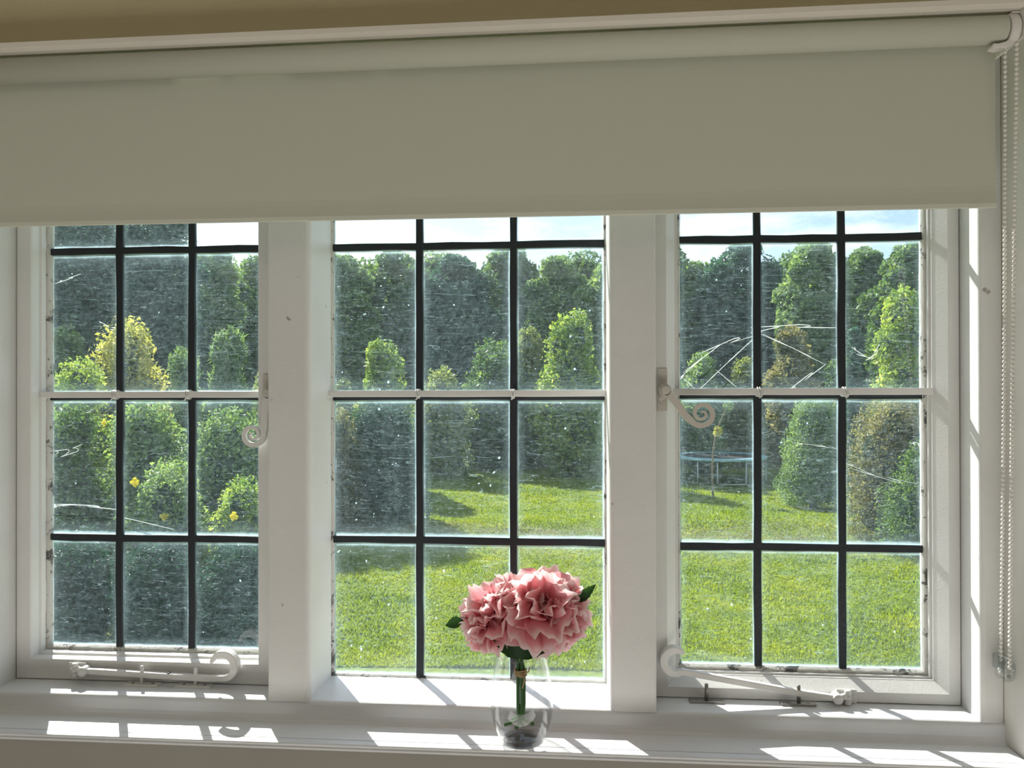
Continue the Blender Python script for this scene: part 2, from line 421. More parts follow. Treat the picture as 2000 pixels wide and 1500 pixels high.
# inner sill with a groove and a bead nosing
def sill(b):
    g = YN+.015
    pr = [(YF-.0085, ZS-.03), (YF-.0085, ZS), (g+.0012, ZS-.0004), (g+.0006, ZS-.003), (g-.0006, ZS-.003), (g-.0012, ZS-.0004)]
    pr += [(y, z) for y, z in arc(YN+.0025, ZS-.003, .0025, 90, 190, 5)]
    pr += [(YN+.0015, ZS-.0050), (YN+.0015, ZS-.0058), (YN-.0008, ZS-.0064), (YN-.0010, ZS-.0085), (YN+.001, ZS-.0100), (YN+.013, ZS-.0105), (YN+.013, ZS-.03)]
    extrude_x(b, pr, XLF-.35, XRF-.0005)
    extrude_x(b, [(YW-.0005, ZS-.0105), (YW-.0005, ZS-.0004), (YN+.0025, ZS-.0005), (YN, ZS-.003), (YN+.001, ZS-.0100)], XRF-.0005, XRF+.06)
struct('trim_8', M['sill'], sill, 'white painted inner window sill with a grooved bead edge')

# ------------------------------------------------------------------ the three lights
def rect_frame(bm, outer, inner, prof):
    """mitred frame: prof = (t, y) with t 0 outer edge .. 1 inner edge"""
    ox0, ox1, oz0, oz1 = outer; ix0, ix1, iz0, iz1 = inner
    rings = []
    for t_, y in prof:
        a = ox0+(ix0-ox0)*t_; b = ox1+(ix1-ox1)*t_; c = oz0+(iz0-oz0)*t_; d = oz1+(iz1-oz1)*t_
        rings.append([(a, y, c), (b, y, c), (b, y, d), (a, y, d)])
    vr = [[bm.verts.new(p) for p in r] for r in rings]
    n = len(vr)
    for k in range(n):
        A, B = vr[k], vr[(k+1) % n]
        for i in range(4):
            j = (i+1) % 4; bm.faces.new((A[i], A[j], B[j], B[i]))
rnd = random.Random(5)
def wavy(a, b, n, amp):  # irregular hand-made line between two 2-d points
    o = []
    for i in range(n+1):
        u = i/n; o.append((a[0]+(b[0]-a[0])*u + rnd.uniform(-amp, amp), a[1]+(b[1]-a[1])*u + rnd.uniform(-amp, amp)))
    return o
def light(idx, outer, inner, yg, vx, hz, zbar, gm, label, casement=True, cham=0):
    root = empty('window_%d' % idx, ((outer[0]+outer[1])/2, yg, outer[2]), label, None, kind='structure')
    ix0, ix1, iz0, iz1 = inner
    if casement:
        bm = bmesh.new()
        wl = .82
        rect_frame(bm, outer, (ix0-.003, ix1+.003, iz0-.004, iz1+.004),
                   [(0, YC+.045), (0, YC+.001), (.03, YC), (wl-cham, YC), (wl+.03, YC+.001+cham*.062), (wl+.06, YC+.004+cham*.056), (wl+.06, YC+.016+cham*.03), (wl+.02+cham*.12, YC+.018+cham*.03), (wl+.02+cham*.12, YC+.021+cham*.02), (.93, YC+.023+cham*.015), (.97, YC+.028), (1, YC+.032), (1, YC+.045)])
        finish(bm, 'casement_frame', M['casement'], root)
    bm = bmesh.new(); w = .0035
    yb = yg-.006 if casement else yg-.004
    rect_frame(bm, (ix0-w, ix1+w, iz0-w, iz1+w), (ix0+.0015, ix1-.0015, iz0+.0015, iz1-.0015),
               [(0, yg+.004), (0, yb-.004), (.5, yb-.002), (1, yg-.0015), (1, yg+.004)])
    # break the putty line up so it reads hand-applied
    bmesh.ops.subdivide_edges(bm, edges=[e for e in bm.edges if e.calc_length() > .1], cuts=60, use_grid_fill=True)
    for v in bm.verts: v.co += Vector((rnd.uniform(-1, 1)*.0007, rnd.uniform(-.3, .3)*.001, rnd.uniform(-1, 1)*.0007))
    finish(bm, 'glazing_putty', M['putty'], root, smooth=True)
    # lead cames
    bm = bmesh.new(); hw = .0058
    for x in vx:
        pts = wavy((x, iz0-.001), (x, iz1+.001), 14, .0006)
        strip(bm, pts, [hw+rnd.uniform(-.0004, .0004) for _ in pts], yg-.004, yg+.004)
    for z in hz:
        pts = wavy((ix0-.001, z), (ix1+.001, z), 9, .0006)
        strip(bm, pts, [hw+rnd.uniform(-.0005, .0005) for _ in pts], yg-.0038, yg+.0038)
    finish(bm, 'lead_cames', M['lead'], root, bevel=.0012)
    # glass
    bm = bmesh.new(); uvl = bm.loops.layers.uv.new('UVMap')
    xs = [ix0]+list(vx)+[ix1]; zs = [iz0]+sorted(hz)+[iz1]
    for a, b in zip(xs, xs[1:]):
        for c, d in zip(zs, zs[1:]):
            e = .004
            a_, b_, c_, d_ = a+(e if a != ix0 else 0), b-(e if b != ix1 else 0), c+(e if c != iz0 else 0), d-(e if d != iz1 else 0)
            ty = [rnd.uniform(-.0008, .0008) for _ in range(4)]
            vv = [bm.verts.new((p, yg+ty[k], q)) for k, (p, q) in enumerate(((a_, c_), (b_, c_), (b_, d_), (a_, d_)))]
            f = bm.faces.new(vv)
            asp = .004/max(b-a, .01)
            for lp, u in zip(f.loops, ((0, 0), (1, 0), (1, 1), (0, 1))): lp[uvl].uv = u
    finish(bm, 'window_glass', gm, root)
    # saddle bar tied to the cames with wire
    bm = bmesh.new(); ys = (yg-.020, yg-.010)
    pts = wavy((ix0-.010, zbar), (ix1+.010, zbar+.0005), 8, .0003)
    strip(bm, pts, [.0052]*len(pts), *ys)
    sb = finish(bm, 'saddle_bar', M['hardware'], root, bevel=.0012)
    for x in vx:
        bm = bmesh.new()
        for q in (-.0018, .0016):
            ring = [(x+q+.001*math.sin(a*2), (yg-.012)+.0115*math.cos(a), zbar+.0072*math.sin(a)) for a in [2*PI*k/14 for k in range(15)]]
            tube(bm, ring, .0009, 6)
        tube(bm, [(x, yg-.0225, zbar+.001), (x+.003, yg-.025, zbar-.003), (x+.001, yg-.026, zbar-.0075), (x-.002, yg-.024, zbar-.009)], .0011, 6)
        finish(bm, 'wire_tie', M['hardware'], sb, smooth=True)
    return root
GT = ZTOP-.03
i1 = (X(101, YG), X(513, YG), Zp(305, 1264, YG), GT)
w1 = light(1, (XL+.0012, M1L-.0012, ZL+.0012, ZTOP-.001), i1, YG, [X(235, YG), X(376, YG)],
      [Zp(305, 489, YG), Zp(305, 775, YG), Zp(305, 1051, YG)], Zp(305, 771, YG-.015), M['glass_l'],
      'left casement light with leaded panes, shrubs and a dark tree behind it')
i2 = (M1R+.002, M2L-.002, ZL+.001, ZTOP)
w2 = light(2, None or (M1R, M2L, ZL, ZTOP), i2, 0.0, [X(820, 0), X(1003, 0)],
      [Zp(915, 480, 0), Zp(915, 775, 0), Zp(915, 1056, 0)], Zp(915, 769, -.015), M['glass_m'],
      'middle fixed light with leaded panes behind the flowers', False)
i3 = (X(1326, YG), X(1800, YG), Zp(1560, 1303, YG), GT)
w3 = light(3, (M2R+.0012, XR-.0012, ZL+.0012, ZTOP-.001), i3, YG, [X(1478, YG), X(1643, YG)],
      [Zp(1560, 466, YG), Zp(1560, 772, YG), Zp(1560, 1069, YG)], Zp(1560, 765, YG-.015), M['glass_r'],
      'right casement light with leaded panes, trampoline and sapling beyond it', cham=.33)  # chamfer added on this light only, so sun reaches the right jamb

# ------------------------------------------------------------------ window furniture
def cyl(bm, c, r, h, axis='Y', n=20, dome=0):
    prof = [(0.0001, 0), (r*.9, 0), (r, h*.12), (r, h*.85), (r*.9, h), (0.0001, h+dome)]
    lathe(bm, prof, c, n, axis)
# --- casement stays
def stay(label, hinge, elbow, tip, cc, rad, a0, a1, ay, hinge_side, holes, pins):
    """hinge, elbow, tip in pixels along the arm; cc/rad/a0/a1 the curl at its free end"""
    Y0 = ay
    def q(px, py): p = P(px, py, Y0); return (p.x, p.z)
    pr = P(hinge[0], hinge[1], Y0)
    root = empty('casement_stay', (pr.x, Y0, pr.z), label, 'window stay')
    bm = bmesh.new()
    pts = [q(*hinge), q(*elbow), q(*tip)]
    n = 26; c = q(*cc); r = rad*(1.25+Y0)/FPX
    curl = []
    for i in range(n+1):
        a = R(a0+(a1-a0)*i/n); rr = r*(1-.10*i/n)
        curl.append((c[0]+rr*math.cos(a), c[1]+rr*math.sin(a)))
    allp = pts+curl; hw = [.0040, .0046, .0046]+[.0046+.0012*math.sin(PI*i/n) if i < n-4 else .0046*(1-.12*(i-n+4)) for i in range(n+1)]
    def yy(i):
        k = max(0, i-2)/n
        return (Y0-.0045-.0035*min(1, k*3), Y0+.0045+.003*min(1, k*3))
    strip(bm, allp, hw, yy, None)
    arm = finish(bm, 'stay_arm', M['hardware'], root, bevel=.0014)
    for hx, hy in holes:
        bm = bmesh.new(); p = P(hx, hy, Y0)
        cyl(bm, (p.x, Y0, p.z-.0012), .0030, .0016, 'Z', 12); finish(bm, 'peg_hole', M['lead'], arm, label='dark hole in the bar')
    # hinge knuckle + bracket on the casement rail
    bm = bmesh.new(); h = P(hinge[0], hinge[1], Y0)
    cyl(bm, (h.x, Y0-.009, h.z), .0075, .018, 'Y', 20, 0)
    finish(bm, 'hinge_knuckle', M['hardware'], root, smooth=True, bevel=0)
    bm = bmesh.new(); s = hinge_side
    for k in range(3): cyl(bm, (h.x+s*.017, Y0+.002, h.z-.010+k*.0072), .0058-.0008*abs(k-1), .0066, 'Z', 18)
    tube(bm, [(h.x+s*.004, Y0, h.z), (h.x+s*.012, Y0+.001, h.z+.002), (h.x+s*.018, Y0+.004, h.z+.001)], .005, 10)
    finish(bm, 'swivel', M['hardware'], root, smooth=True)
    bm = bmesh.new()
    xa, xb = sorted((h.x+s*.002, h.x+s*.032)); box(bm, xa, xb, YC-.0035, YC-.0002, h.z-.011, h.z+.010)
    box(bm, h.x+s*.017-.004, h.x+s*.017+.004, Y0+.004, YC-.002, h.z-.006, h.z+.006)
    br = finish(bm, 'bracket', M['hardware'], root, bevel=.001)
    bm = bmesh.new(); cyl(bm, (h.x+s*.028, YC-.0048, h.z), .0028, .0016, 'Y', 14)
    finish(bm, 'screw', M['hardware'], br)
    return root
AY = -.0665
stay('white casement stay with a round curl, lying along the left light\'s bottom rail',
     (165, 1310), (200, 1312), (410, 1325), (437, 1299), 26, -100, 165, AY, -1, [(226, 1309), (330, 1313)], None)
stay('white casement stay slanting down to the right below the right light',
     (1634, 1363), (1560, 1353), (1352, 1315), (1319, 1290), 24, -60, -315, AY, 1, [(1380, 1319), (1438, 1328), (1497, 1338)], None)

def pin(px0, px1, py, pinpx, pintop, m, label, raised=True):
    Yp = -.0675; zl = ZL-.0003
    # find depth where the ledge top shows at py
    x0, x1 = X(px0, Yp, py), X(px1, Yp, py); xc = X(pinpx, Yp, py)
    root = empty('stay_peg', (xc, Yp, zl), label, 'stay peg')
    bm = bmesh.new(); box(bm, x0, x1, Yp-.007, Yp+.007, zl, zl+.0035)
    pl = finish(bm, 'peg_plate', m, root, bevel=.0008)
    for s in (.22, .80):
        bm = bmesh.new(); cyl(bm, (x0+(x1-x0)*s if abs(x0+(x1-x0)*s-xc) > .006 else xc+.010, Yp, zl+.003), .0026, .0012, 'Z', 12); finish(bm, 'screw', M['steel'], pl)
    bm = bmesh.new(); zt = Zp(pinpx, pintop, Yp)
    tube(bm, [(xc, Yp, zl+.003), (xc, Yp, zt-.001), (xc, Yp, zt)], [.0030, .0028, .0018], 12)
    finish(bm, 'peg', m, root, smooth=True)
pin(245, 312, 1336, 277, 1300, M['hardware'], 'white painted peg on a small plate standing through the left stay\'s middle')
pin(345, 414, 1341, 382, 1305, M['hardware'], 'white painted peg on a small plate near the left stay\'s curl')
pin(1346, 1413, 1366, 1380, 1335, M['steel'], 'bare dark metal peg on a plate, free of the raised right stay')
pin(1524, 1592, 1377, 1560, 1338, M['steel'], 'dull metal peg standing through the right stay near its hinge')

# --- scroll latches
def latch(label, plate, knob, pts_px, cc, r0, a0, turns, Yh, sgn):
    k = P(knob[0], knob[1], Yh)
    root = empty('window_latch', (k.x, YC, k.z), label, 'window latch')
    x0, x1 = X(plate[0], YC), X(plate[1], YC); z1, z0 = Zp(knob[0], plate[2], YC), Zp(knob[0], plate[3], YC)
    bm = bmesh.new(); box(bm, x0, x1, YC-.003, YC-.0002, z0, z1)
    pl = finish(bm, 'back_plate', M['latch'], root, bevel=.0006)
    for z in (z1-.014, z0+.013):
        bm = bmesh.new(); xc = (x0+x1)/2
        cyl(bm, (xc, YC-.0045, z), .0036, .0018, 'Y', 16); box(bm, xc-.003, xc+.003, YC-.0049, YC-.0044, z-.0004, z+.0004)
        finish(bm, 'screw', M['latch'], pl)
    bm = bmesh.new(); cyl(bm, (k.x, Yh-.009, k.z), .0068, abs(Yh-YC)+.007, 'Y', 24, 0); finish(bm, 'pivot', M['latch'], root, smooth=False, bevel=.001)
    bm = bmesh.new(); cyl(bm, (k.x, Yh-.0035, k.z), .0098, .008, 'Y', 24, 0); finish(bm, 'collar', M['latch'], root, bevel=.001)
    bm = bmesh.new(); q = lambda a, b: (P(a, b, Yh).x, P(a, b, Yh).z)
    pts = [q(*p) for p in pts_px]; c = q(*cc); r = r0*(1.25+Yh)/FPX; n = 46
    sp = []
    for i in range(n+1):
        u = i/n; a = R(a0)+turns*2*PI*u; rr = r*(1-u)**.85+.0012
        sp.append((c[0]+rr*math.cos(a), c[1]+rr*math.sin(a)))
    al_ = pts+sp; npt = len(pts)
    hw = [.0052]*npt+[.0042*(1-.72*i/n) for i in range(n+1)]
    strip(bm, al_, hw, Yh-.0035, Yh+.0035)
    finish(bm, 'scroll_handle', M['latch'] if sgn > 0 else M['hardware'], root, bevel=.0012)
    if sgn > 0:
        bm = bmesh.new()
        strip(bm, [q(1304, 768), q(1296, 774), q(1288, 782)], [.004, .0035, .003], Yh-.0005, Yh+.0035); finish(bm, 'tongue', M['latch'], root, bevel=.001)
    return root
latch('cream scroll-handled latch on a screwed plate, left side of the right light', (1284, 1303, 720, 803), (1299, 762),
      [(1300, 764), (1312, 776), (1326, 793), (1338, 811), (1350, 822)], (1371, 808), 23, 215, 1.75, -.071, 1)
latch('white scroll-handled latch half hidden by the left mullion', (515, 536, 731, 806), (524, 768),
      [(523, 770), (520, 790), (518, 812), (517, 835)], (494, 849), 22, 10, -1.75, -.071, -1)

# ------------------------------------------------------------------ roller blind
BXR = X(1948, -.187, 400); BXL = X(-70, -.187, 400)
RY_, RR = -.200, .0180
ZR = ZH-.0015-RR
ZR_R = ZR
BZ = (Zp(60, 446, -.18)+Zp(1900, 406, -.18))/2
blind = empty('roller_blind', ((BXL+BXR)/2, RY_, ZR), 'cream roller blind pulled partly down across the top of the window', 'blind')
# fabric: wraps the roll, falls from its back
bm = bmesh.new()
xr = X(1971, RY_-.015, 70)
prof = [(RR, BXL-.004), (RR, xr)]
lathe(bm, [(.0001, BXL-.006), (RR, BXL-.006), (RR, xr), (RR*.985, xr+.0005), (.0001, xr+.0005)], (0, RY_, ZR), 64, 'X')
for v in bm.verts: v.co.z += TILT(v.co.x)
finish(bm, 'rolled_fabric', M['blind'], blind, smooth=False)
for p in bpy.data.objects['rolled_fabric'].data.polygons: p.use_smooth = abs(p.normal.x) < .5
bm = bmesh.new(); yb = RY_+RR-.0008; rings = []
th = .0005; hem = .0042; hz_ = BZ+.026
front = [(yb-th, ZR), (yb-th, hz_+.004), (yb-hem*.3, hz_-.004), (yb-hem*.7, hz_-.014), (yb-hem, BZ+.006), (yb-hem*.6, BZ+.001), (yb-hem*.2, BZ)]
back = [(yb+hem*.5, BZ+.003), (yb+hem*.7, BZ+.010), (yb+hem*.5, hz_-.006), (yb, hz_+.002), (yb, ZR)]
extrude_x(bm, front+back, BXL, BXR)
fab = finish(bm, 'hanging_fabric', M['blind'], blind)
ZR += TILT(X(1971, RY_)); ZH_B = ZH+TILT(X(1971, RY_))
bm = bmesh.new()
e0 = xr+.002
lathe(bm, [(.0001, e0), (RR*1.05, e0), (RR*1.16, e0+.002), (RR*1.16, e0+.010), (RR*1.02, e0+.0125), (RR*.7, e0+.013), (.0001, e0+.013)], (0, RY_, ZR+.0005-RR*.14), 48, 'X')
finish(bm, 'chain_drive', M['plastic'], blind, bevel=.0005)
bm = bmesh.new()
xb0 = e0+.0135
box(bm, xb0, xb0+.003, RY_-.021, YW+.03, ZR-.018, ZH_B-.0008); box(bm, xb0-.010, xb0+.003, RY_-.012, YW+.03, ZH_B-.0035, ZH_B-.0004)
finish(bm, 'bracket', M['plastic'], blind, bevel=.001)
bm = bmesh.new()   # lip that guides the chain
strip(bm, [(e0-.020, ZR-RR-.006), (e0-.013, ZR-RR-.0072), (e0-.002, ZR-RR-.005), (e0+.008, ZR-RR+.004), (e0+.014, ZR-RR+.014)], [.0022, .003, .0036, .0036, .003], RY_-.012, RY_+.004)
finish(bm, 'chain_guard', M['plastic'], blind, bevel=.0012)
# beaded chain: two strands down to the tensioner
def beads(bm, a, b, pitch, r, sag=0):
    a, b = Vector(a), Vector(b); n = int((b-a).length/pitch); out_ = []
    for i in range(n+1):
        u = i/n; p = a.lerp(b, u) + Vector((sag*math.sin(PI*u), 0, 0))
        lathe(bm, [(.0001, -r), (r*.7, -r*.7), (r, 0), (r*.7, r*.7), (.0001, r)], p, 8, 'Z'); out_.append(p)
    tube(bm, out_, r*.28, 5)
ta, tb = P(1963, 92, RY_-.006), P(1986, 86, RY_-.010)
ba, bb = P(1955, 1288, -.127), P(1972, 1304, -.140)
bm = bmesh.new()
beads(bm, ta, ba, .0062, .0026, .0015); finish(bm, 'bead_chain', M['plastic'], blind, smooth=True)
bm = bmesh.new()
beads(bm, tb, bb, .0062, .0029, -.0005)
lp = [bb + Vector((-.003*0, 0, 0))]
c0 = P(1964, 1306, -.133); 
for i in range(7):
    a = PI*i/6; p = c0 + Vector((.0078*math.cos(a), -.003+.004*(i/6), -.0085*math.sin(a)-.001))
    lathe(bm, [(.0001, -.0022), (.0022, 0), (.0001, .0022)], p, 8, 'Z')
finish(bm, 'bead_chain', M['plastic'], blind, smooth=True)
# chain tensioner screwed to the frame
tn0 = P(1962, 1300, -.12)
ten = empty('chain_tensioner', (tn0.x, YF, tn0.z), 'clear plastic safety clip holding the foot of the bead chain', 'chain clip')
bm = bmesh.new(); zc = tn0.z
x0 = X(1946, -.125, 1300); x1 = X(1975, -.125, 1300); z0 = Zp(1960, 1326, -.125); z1 = Zp(1960, 1276, -.125)
pl = arc(x0+.006, z0+.006, .006, 180, 270) + arc(x1-.009, z0+.009, .009, 270, 360) + arc(x1-.012, z1-.015, .012, 0, 60) + arc(x0+.004, z1-.004, .004, 90, 180)
loft(bm, [[(x, YF-.027, z) for x, z in pl], [(x, YF-.010, z) for x, z in pl]])
finish(bm, 'clip_body', M['clear'], ten, bevel=.001)
bm = bmesh.new(); box(bm, x0+.002, x1-.004, YF-.010, YF-.0003, z0+.012, z1-.004); finish(bm, 'back_block', M['clear'], ten, bevel=.001)
for k, z in enumerate((z1-.006, z0+.007)):
    bm = bmesh.new(); cyl(bm, (x0+.010, YF-.0285, z), .0022, .002, 'Y', 12); finish(bm, 'screw', M['steel'], ten)
# paint-covered hook marks beside it on the reveal
for px, py in ():
    pass

# ------------------------------------------------------------------ vase and bouquet
VY = -.151; VX = X(1018, VY); VB = ZS
sc_v = 1.0
zt_ = Zp(1018, 1276, VY); VH = zt_-VB
vase = empty('glass_vase', (VX, VY, VB), 'clear stemless glass vase on the window sill holding pink flowers', 'vase')
outer = [(.0275, 0), (.0305, .002), (.0345, .010), (.0395, .022), (.0432, .036), (.0448, .050), (.0447, .062), (.0435, .078), (.0412, .095), (.0385, .110), (.0362, VH-.003), (.0358, VH)]
bm = bmesh.new()
inn = [(r-.0012, z) for r, z in outer[2:]][::-1]
lathe(bm, [(.0001, .0008), (.022, .0006)] + outer + inn + [(.030, .009), (.02, .0075), (.0001, .007)], (VX, VY, VB), 64)
v_ = finish(bm, 'vase_bowl', M['vase'], vase, smooth=True)
bm = bmesh.new()
lathe(bm, [(.0001, .0012), (.022, .0010), (.0268, .0018), (.0280, .0032), (.026, .0052), (.015, .0062), (.0001, .0066)], (VX, VY, VB), 48)
finish(bm, 'vase_base', M['vase'], vase, smooth=True)
bm = bmesh.new(); lathe(bm, [(.0356+.0009*math.cos(a), VH+.0009*math.sin(a)) for a in [2*PI*k/8 for k in range(9)]], (VX, VY, VB), 64)
finish(bm, 'rim', M['vase'], vase, smooth=True)

rg = random.Random(11)
bq = empty('peony_bouquet', (VX, VY, VB+.03), 'bunch of pink ruffled peonies tied with twine in the glass vase', 'flowers')
def petal(bm, uvl, base, axis, side, length, width, cup, ruf, ph, curl):
    """ruffled petal growing from base along axis, leaning to side"""
    nu, nv = 14, 8
    nrm = axis.cross(side).normalized()
    g = []
    for j in range(nv+1):
        v = j/nv; row = []
        wv_ = width*(math.sin(PI*(.07+v*.60))**.85)
        for i in range(nu+1):
            u = i/nu*2-1
            ed = v**1.6
            z = length*v*(1-.27*abs(u)**2.4*v) + ed*length*.055*math.sin(ph*3+u*11)
            off = cup*(u*u)*wv_*.9 + curl*v*v*length + ruf*ed*(math.sin(u*5.5+ph)+.45*math.sin(u*12+ph*2.1))*length*.13
            p = base + axis*z + side*(u*wv_) + nrm*off
            row.append(bm.verts.new(p))
        g.append(row)
    for j in range(nv):
        for i in range(nu):
            f = bm.faces.new((g[j][i], g[j][i+1], g[j+1][i+1], g[j+1][i])); f.smooth = True
            for lp_, (a, b) in zip(f.loops, ((i, j), (i+1, j), (i+1, j+1), (i, j+1))): lp_[uvl].uv = (a/nu, b/nv)
def bloom(px, py, dy, r, up, n=19):
    c = P(px, py, VY+dy); up = Vector(up).normalized()
    s = up.cross(Vector((0, 1, .1))).normalized(); w = up.cross(s).normalized()
    bm = bmesh.new(); uvl = bm.loops.layers.uv.new('UVMap')
    base = c - up*r*.45
    for k in range(n):
        u = (k+.5)/n; a = k*2.39996+rg.uniform(-.25, .25)
        tilt = R(8 + 98*u**.80) + rg.uniform(-.07, .07)      # inner upright, outer splayed and drooping
        rad = s*math.cos(a)+w*math.sin(a)
        ax = (up*math.cos(tilt)+rad*math.sin(tilt)).normalized()
        sd = up.cross(rad).normalized()
        ln = r*(1.02+.12*u+rg.uniform(-.12, .12)); wd = r*(.44+.34*u)*rg.uniform(.85, 1.2)
        if u < .2: wd *= .75
        sd = (sd + rad*rg.uniform(-.13, .13)).normalized()
        petal(bm, uvl, base+rad*r*.10*u, ax, sd, ln, wd, .42, .9, rg.uniform(0, 6.28), -.22+.30*rg.random()-.1*u)
    me = bpy.data.meshes.new('bloom'); bm.to_mesh(me); bm.free(); me.materials.append(M['petal'])
    return link('bloom', me, bq)
BL = [(955, 1186, -.004, .046, (-.55, -.55, .62)), (1060, 1180, -.022, .052, (.10, -.78, .58)), (1116, 1190, .004, .041, (.82, -.35, .42)),
      (1006, 1150, .014, .044, (-.12, -.2, 1)), (1080, 1152, .018, .042, (.35, -.1, 1)), (936, 1226, .002, .036, (-.85, -.55, -.10)),
      (1000, 1220, -.008, .040, (-.30, -.85, -.20)), (1072, 1232, -.004, .041, (.22, -.85, -.30)), (1012, 1180, .042, .042, (-.2, .8, .6)), (1070, 1190, .042, .040, (.4, .8, .4))]
BLC = [(P(a, b, VY+c), r, Vector(u).normalized()) for a, b, c, r, u in BL]
for b_ in BL: bloom(b_[0], b_[1], b_[2], b_[3]*1.04, b_[4])
# stems: bound at the tie, splayed below
tie = P(1017, 1312, VY)
feet = [P(985, 1416, VY-.004), P(1007, 1424, VY-.010), P(1043, 1415, VY-.002), P(1022, 1418, VY+.008), P(1000, 1405, VY+.010)]
for i, f in enumerate(feet):
    a = 2*PI*i/5; o_ = Vector((math.cos(a)*.0048, math.sin(a)*.0048, 0))
    bc, br_, bu = BLC[[0, 6, 2, 3, 8][i]]
    top = bc-bu*br_*.5
    pts = []
    for k in range(13):
        u = k/12
        if u < .45:
            w = u/.45; straight = tie+o_ + Vector((0, 0, -.052)); 
            if w < .5: q_ = w/.5; p = f.lerp(straight, q_) + Vector(((straight.x-f.x)*.28*math.sin(PI*q_), 0, -.003*math.sin(PI*q_)))
            else: p = straight.lerp(tie+o_, (w-.5)/.5)
        else:
            w = (u-.45)/.55; p = (tie+o_).lerp(top, w); p.x = (tie+o_).x + (top.x-(tie+o_).x)*w**1.5; p.y = (tie+o_).y+(top.y-(tie+o_).y)*w**1.5
        pts.append(p)
    bm = bmesh.new(); tube(bm, pts, .0024, 10); finish(bm, 'stem', M['stem'], bq, smooth=True)
bm = bmesh.new()
for k in range(4):
    tube(bm, [(tie.x+(.0078+.0004*(k%2))*math.cos(a), tie.y+(.0078)*math.sin(a), tie.z-.004+k*.0023+.0008*math.sin(a*2+k)) for a in [2*PI*j/20 for j in range(21)]], .0012, 6)
tube(bm, [(tie.x+.004, tie.y-.0085, tie.z), (tie.x+.006, tie.y-.011, tie.z-.008), (tie.x+.003, tie.y-.010, tie.z-.020)], .0010, 6)
tube(bm, [(tie.x+.005, tie.y-.0085, tie.z+.001), (tie.x+.012, tie.y-.010, tie.z+.004), (tie.x+.0135, tie.y-.009, tie.z+.010)], .0010, 6)
finish(bm, 'twine', M['twine'], bq, smooth=True)
def leafblade(parent, a, b, w, m, droop=.0, name='leaf', nrm=Vector((0, -1, .4))):
    a, b = Vector(a), Vector(b); d = b-a; s = d.cross(nrm).normalized(); n_ = s.cross(d).normalized()
    bm = bmesh.new(); g = []
    for j in range(11):
        v = j/10; ww = w*math.sin(PI*v**.8)*(1-.2*v)+.0002; ww *= 1+(.10 if j % 2 else -.06)
        c = a+d*v+n_*(-droop*v*v+.06*d.length*math.sin(PI*v))
        g.append([bm.verts.new(c+s*ww*u+n_*abs(u)*ww*.35) for u in (-1, -.5, 0, .5, 1)])
    for j in range(10):
        for i in range(4): bm.faces.new((g[j][i], g[j][i+1], g[j+1][i+1], g[j+1][i])).smooth = True
    finish(bm, name, m, parent, smooth=True)
leafblade(bq, P(1128, 1176, VY+.01), P(1164, 1141, VY+.012), .0075, M['rose_leaf'])
leafblade(bq, P(905, 1212, VY), P(868, 1222, VY), .0085, M['rose_leaf'], .004)
leafblade(bq, P(1013, 1285, VY-.004), P(957, 1240, VY-.012), .009, M['rose_leaf'])
leafblade(bq, P(1014, 1288, VY-.006), P(992, 1236, VY-.010), .011, M['rose_leaf'])
leafblade(bq, P(1020, 1287, VY-.004), P(1040, 1250, VY-.010), .006, M['rose_leaf'])
leafblade(bq, P(1022, 1288, VY-.002), P(1100, 1245, VY), .007, M['rose_leaf'])
leafblade(bq, P(930, 1225, VY+.01), P(896, 1205, VY+.01), .007, M['rose_leaf'])

# ------------------------------------------------------------------ cobwebs outside the panes
def web(label, polys, Y, r=.00045, cat='cobweb'):
    bm = bmesh.new()
    for pl_, rr in polys:
        pts = [P(a, b, Y+.001*math.sin(a*.1)) for a, b in pl_]
        # smooth by Catmull-Rom
        o_ = []
        for i in range(len(pts)-1):
            p0 = pts[max(i-1, 0)]; p1 = pts[i]; p2 = pts[i+1]; p3 = pts[min(i+2, len(pts)-1)]
            for k in range(6):
                u = k/6; o_.append(.5*((2*p1)+(p2-p0)*u+(2*p0-5*p1+4*p2-p3)*u*u+(3*p1-3*p2+p0-p3)*u**3))
        o_.append(pts[-1]); tube(bm, o_, rr*.55, 5)
    finish(bm, 'cobweb', M['web'], None, smooth=True, label=label, cat=cat)
web('pale arching cobweb strands across the right light above its bar', [
    ([(1328, 742), (1365, 705), (1400, 678), (1432, 662), (1474, 656)], .0010), ([(1474, 660), (1430, 700), (1398, 730), (1367, 760)], .0010),
    ([(1402, 726), (1422, 742), (1438, 756)], .0007), ([(1336, 742), (1350, 752), (1358, 760)], .0006),
    ([(1484, 650), (1515, 640), (1560, 634), (1632, 640)], .0010), ([(1484, 652), (1530, 672), (1570, 690), (1612, 712)], .0006),
    ([(1550, 760), (1575, 735), (1612, 712)], .0009)], .004)
web('short hooked cobweb strand in the right light\'s right upper pane', [([(1668, 678), (1685, 693), (1700, 699), (1712, 690), (1718, 672)], .0008)], .002)
web('fine cobweb strand low on the right edge of the right light', [([(1795, 870), (1786, 864), (1778, 866)], .0008)], .002)
web('faint cobweb strand crossing the big twiggy bush', [([(1660, 905), (1700, 925), (1745, 940), (1790, 945)], .0004)], .002)
web('faint level cobweb strand in front of the conifer bush', [([(1560, 868), (1600, 870), (1638, 876)], .0004)], .002)
web('long pale cobweb sagging across the left light\'s lower left pane', [([(104, 992), (140, 986), (180, 987), (226, 995)], .0012)], .002)
web('thin cobweb sagging across the left light\'s lower middle pane', [([(244, 1012), (290, 1022), (340, 1034)], .0008)], .002)
web('short crooked cobweb thread on the green shrub, left light', [([(110, 886), (130, 878), (150, 882), (160, 868)], .0007)], .002)
